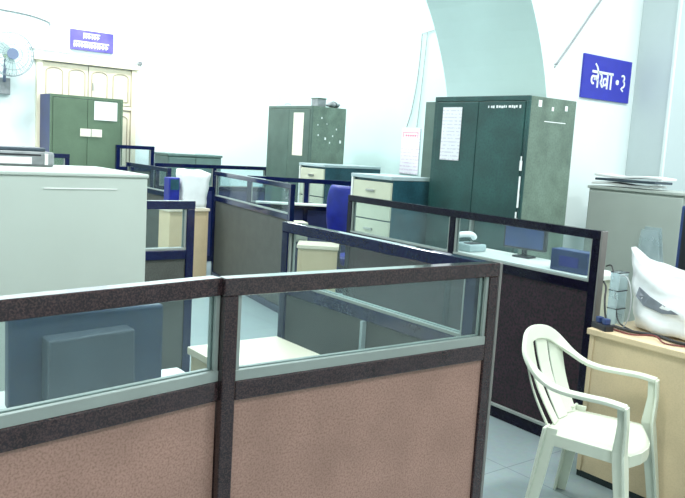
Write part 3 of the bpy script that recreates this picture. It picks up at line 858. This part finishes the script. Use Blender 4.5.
# calendar on far right wall
t = thing('wall_calendar', 'white wall calendar with red heading left of the teal almirah', 'calendar', (6.492, 7.27, 1.27), math.radians(-90))
obj('sheet', box(B(), 0, .33, -.006, .004, 0, .56, .002), M['paper_pink'], t)
bm = B()
for x0, x1, z0, z1 in ((.03, .30, .50, .508), (.03, .038, .44, .508), (.292, .30, .44, .508)): box(bm, x0, x1, -.009, -.006, z0, z1, 0)
for k in range(5): cyl(bm, (.09+k*.04, -.0075, .468), (0, 1, 0), .014, .003, 10)
obj('heading', bm, M['red'], t)['label'] = 'red printed heading'

# ------------------------------------------------------------------ cables on walls
def wire(pts, r, m, label, n=6):
    o = obj('wire', tube(B(), smooth_path(pts, n), r, 6), M[m], smooth=True)
    return tag(o, label, 'wire')
wire([(5.95, 3.865, 3.35), (5.48, 3.865, 2.84), (5.16, 3.865, 2.47), (4.99, 3.865, 2.28)], .007, 'cable_grey', 'grey wire slanting down the white pier to the arch edge')
wire([(4.985, 3.865, 2.28), (4.985, 4.2, 2.27), (4.975, 4.6, 2.32), (4.955, 4.93, 2.40)], .007, 'cable_grey', 'grey wire crossing the inside of the arch')
wire([(4.985, 3.87, 2.26), (4.975, 4.3, 2.14), (4.97, 4.7, 2.06), (4.96, 4.96, 2.02)], .005, 'cable_grey', 'thin grey wire drooping behind the top of the teal almirah')
wire([(6.48, 7.02, 2.95), (6.48, 7.04, 2.5), (6.48, 7.10, 2.1), (6.48, 7.18, 1.84)], .006, 'cable_grey', 'grey wire hanging down above the wall calendar')
wire([(6.48, 6.93, 2.95), (6.48, 6.96, 2.4), (6.48, 7.0, 1.84)], .005, 'cable_grey', 'second thin wire beside the one above the wall calendar')
wire([(6.48, 7.0, 2.95), (6.48, 6.6, 3.0), (6.48, 6.0, 3.08)], .005, 'cable_grey', 'thin wire running level towards the arch from above the calendar')
wire([(2.0, 10.19, 2.95), (2.5, 10.19, 2.95), (2.85, 10.19, 2.93), (3.08, 10.19, 2.88), (3.09, 10.19, 2.84)], .010, 'cable_grey', 'grey cable curving above the wall fan')
wire([(2.72, 10.185, 2.55), (3.0, 10.185, 2.53), (3.6, 10.185, 2.52), (4.0, 10.185, 2.50), (4.28, 10.185, 2.50)], .008, 'cable_grey', 'cable running from the fan along the door head')
t = thing('wall_hook', 'small dark hook at the upper right of the cream door', 'hook', (4.29, 10.19, 2.50))
obj('plate', cyl(B(), (0, 0, 0), (0, 1, 0), .03, .02, 16), M['grey_machine'], t)
obj('hook', tube(B(), smooth_path([(0, -.01, 0), (0, -.05, -.01), (0, -.05, .03)]), .006), M['grey_machine'], t)

# ------------------------------------------------------------------ wall fan
t = thing('wall_fan', 'grey round wall fan at the upper left', 'fan', (2.57, 10.2, 2.04))
FC = Vector((0, -.26, .37)); R_ = .26
obj('wall_bracket', box(B(), -.10, .05, -.06, 0, -.10, .10, .008), M['grey_machine'], t)
obj('arm', tube(B(), smooth_path([(-.02, -.06, .06), (-.04, -.14, .14), (-.03, -.16, .30), (-.01, -.16, .37)]), .018), M['fan_grey'], t, smooth=True)
obj('motor', cyl(B(), FC+Vector((0, .10, 0)), (0, 1, 0), .075, .12, 24, .055), M['fan_green'], t)
bm = B()
ax = Vector((0, -1, 0))
for r, y in ((R_, 0), (R_*.98, -.045), (R_*.98, .045), (R_*.72, -.075), (R_*.42, -.085)):
    tube(bm, [FC+Vector((r*math.cos(k*math.pi/18), y, r*math.sin(k*math.pi/18))) for k in range(36)], .004, 6, closed=True)
for k in range(28):
    a = 2*math.pi*k/28; ca, sa = math.cos(a), math.sin(a)
    tube(bm, [FC+Vector((r*ca, y, r*sa)) for r, y in ((.05, -.09), (R_*.42, -.085), (R_*.72, -.075), (R_*.98, -.045), (R_, 0), (R_*.98, .045), (R_*.6, .07), (.06, .07))], .0022, 4)
obj('cage', bm, M['fan_wire'], t)
obj('badge', cyl(B(), FC+Vector((0, -.092, 0)), (0, 1, 0), .065, .012, 24), M['fan_grey'], t)
for k in range(3):
    a0 = k*2*math.pi/3+.4
    bm = B(); C_, S_, U_ = [], [], []
    for j in range(8):
        r = .04+j/7*.19; a = a0+.25*j/7
        rad = Vector((math.cos(a), 0, math.sin(a))); tn = Vector((-math.sin(a), 0, math.cos(a)))
        C_.append(FC+rad*r); S_.append(tn+Vector((0, .35, 0))); U_.append(Vector((0, 1, 0))-tn*.35)
    strip(bm, C_, S_, U_, [.05+.09*math.sin(math.pi*(j+1.5)/9.5) for j in range(8)], .004)
    obj('blade', bm, M['fan_blade'], t, smooth=False)
obj('hub', cyl(B(), FC+Vector((0, -.02, 0)), (0, 1, 0), .045, .06, 20), M['fan_blade'], t)

# ------------------------------------------------------------------ unseen ceiling tube lights and area lamps, added to light the room
def added_tube_light(x, y, rot, power, lab, col=(.94, .99, 1.0)):
    t = thing('added_tube_light', lab, 'light', (x, y, CEIL-.10), rot, 'added unseen tube lights')
    obj('batten', box(B(), -.6, .6, -.035, .035, .04, .10, .004), M['desk_white'], t)
    obj('tube', cyl(B(), (0, 0, .015), (1, 0, 0), .014, 1.16, 12), M['tube'], t)
    l = bpy.data.lights.new('added_tube_lamp', 'AREA'); l.shape = 'RECTANGLE'; l.size = 1.2; l.size_y = .35
    l.energy = power; l.color = col
    lo = bpy.data.objects.new('added_tube_lamp', l); COL.objects.link(lo)
    lo.location = (x, y, CEIL-.14); lo.rotation_euler = (0, 0, rot)
for x, y, p in ((.8, -1.2, 85), (4.6, -.6, 105), (.6, 1.9, 70), (3.6, 1.6, 110), (6.6, 1.4, 80),
                (1.2, 6.2, 120), (4.2, 6.2, 90), (2.0, 8.8, 160), (5.0, 9.0, 120)):
    added_tube_light(x, y, 0, p, 'unseen tube light added to light the office')

w = bpy.data.worlds.new('world'); S.world = w; w.use_nodes = True
w.node_tree.nodes['Background'].inputs['Color'].default_value = (.8, .9, 1, 1)
w.node_tree.nodes['Background'].inputs['Strength'].default_value = .3

# ------------------------------------------------------------------ camera
cam = bpy.data.cameras.new('camera'); co = bpy.data.objects.new('camera', cam); COL.objects.link(co)
cam.sensor_width = 36; cam.lens = 775/685*36; cam.clip_start = .05
right = Vector((0.792203, -0.607351, 0.059483)); upv = Vector((0.032570, 0.139412, 0.989699)); fwd = Vector((0.609387, 0.782105, -0.130224))
m = Matrix((( right.x, upv.x, -fwd.x, 0), (right.y, upv.y, -fwd.y, 0), (right.z, upv.z, -fwd.z, 1.55), (0, 0, 0, 1)))
co.matrix_world = m
S.camera = co
S.view_settings.view_transform = 'Standard'; S.view_settings.look = 'None'
S.view_settings.exposure = 0.0; S.view_settings.gamma = 1; S.view_settings.use_curve_mapping = False
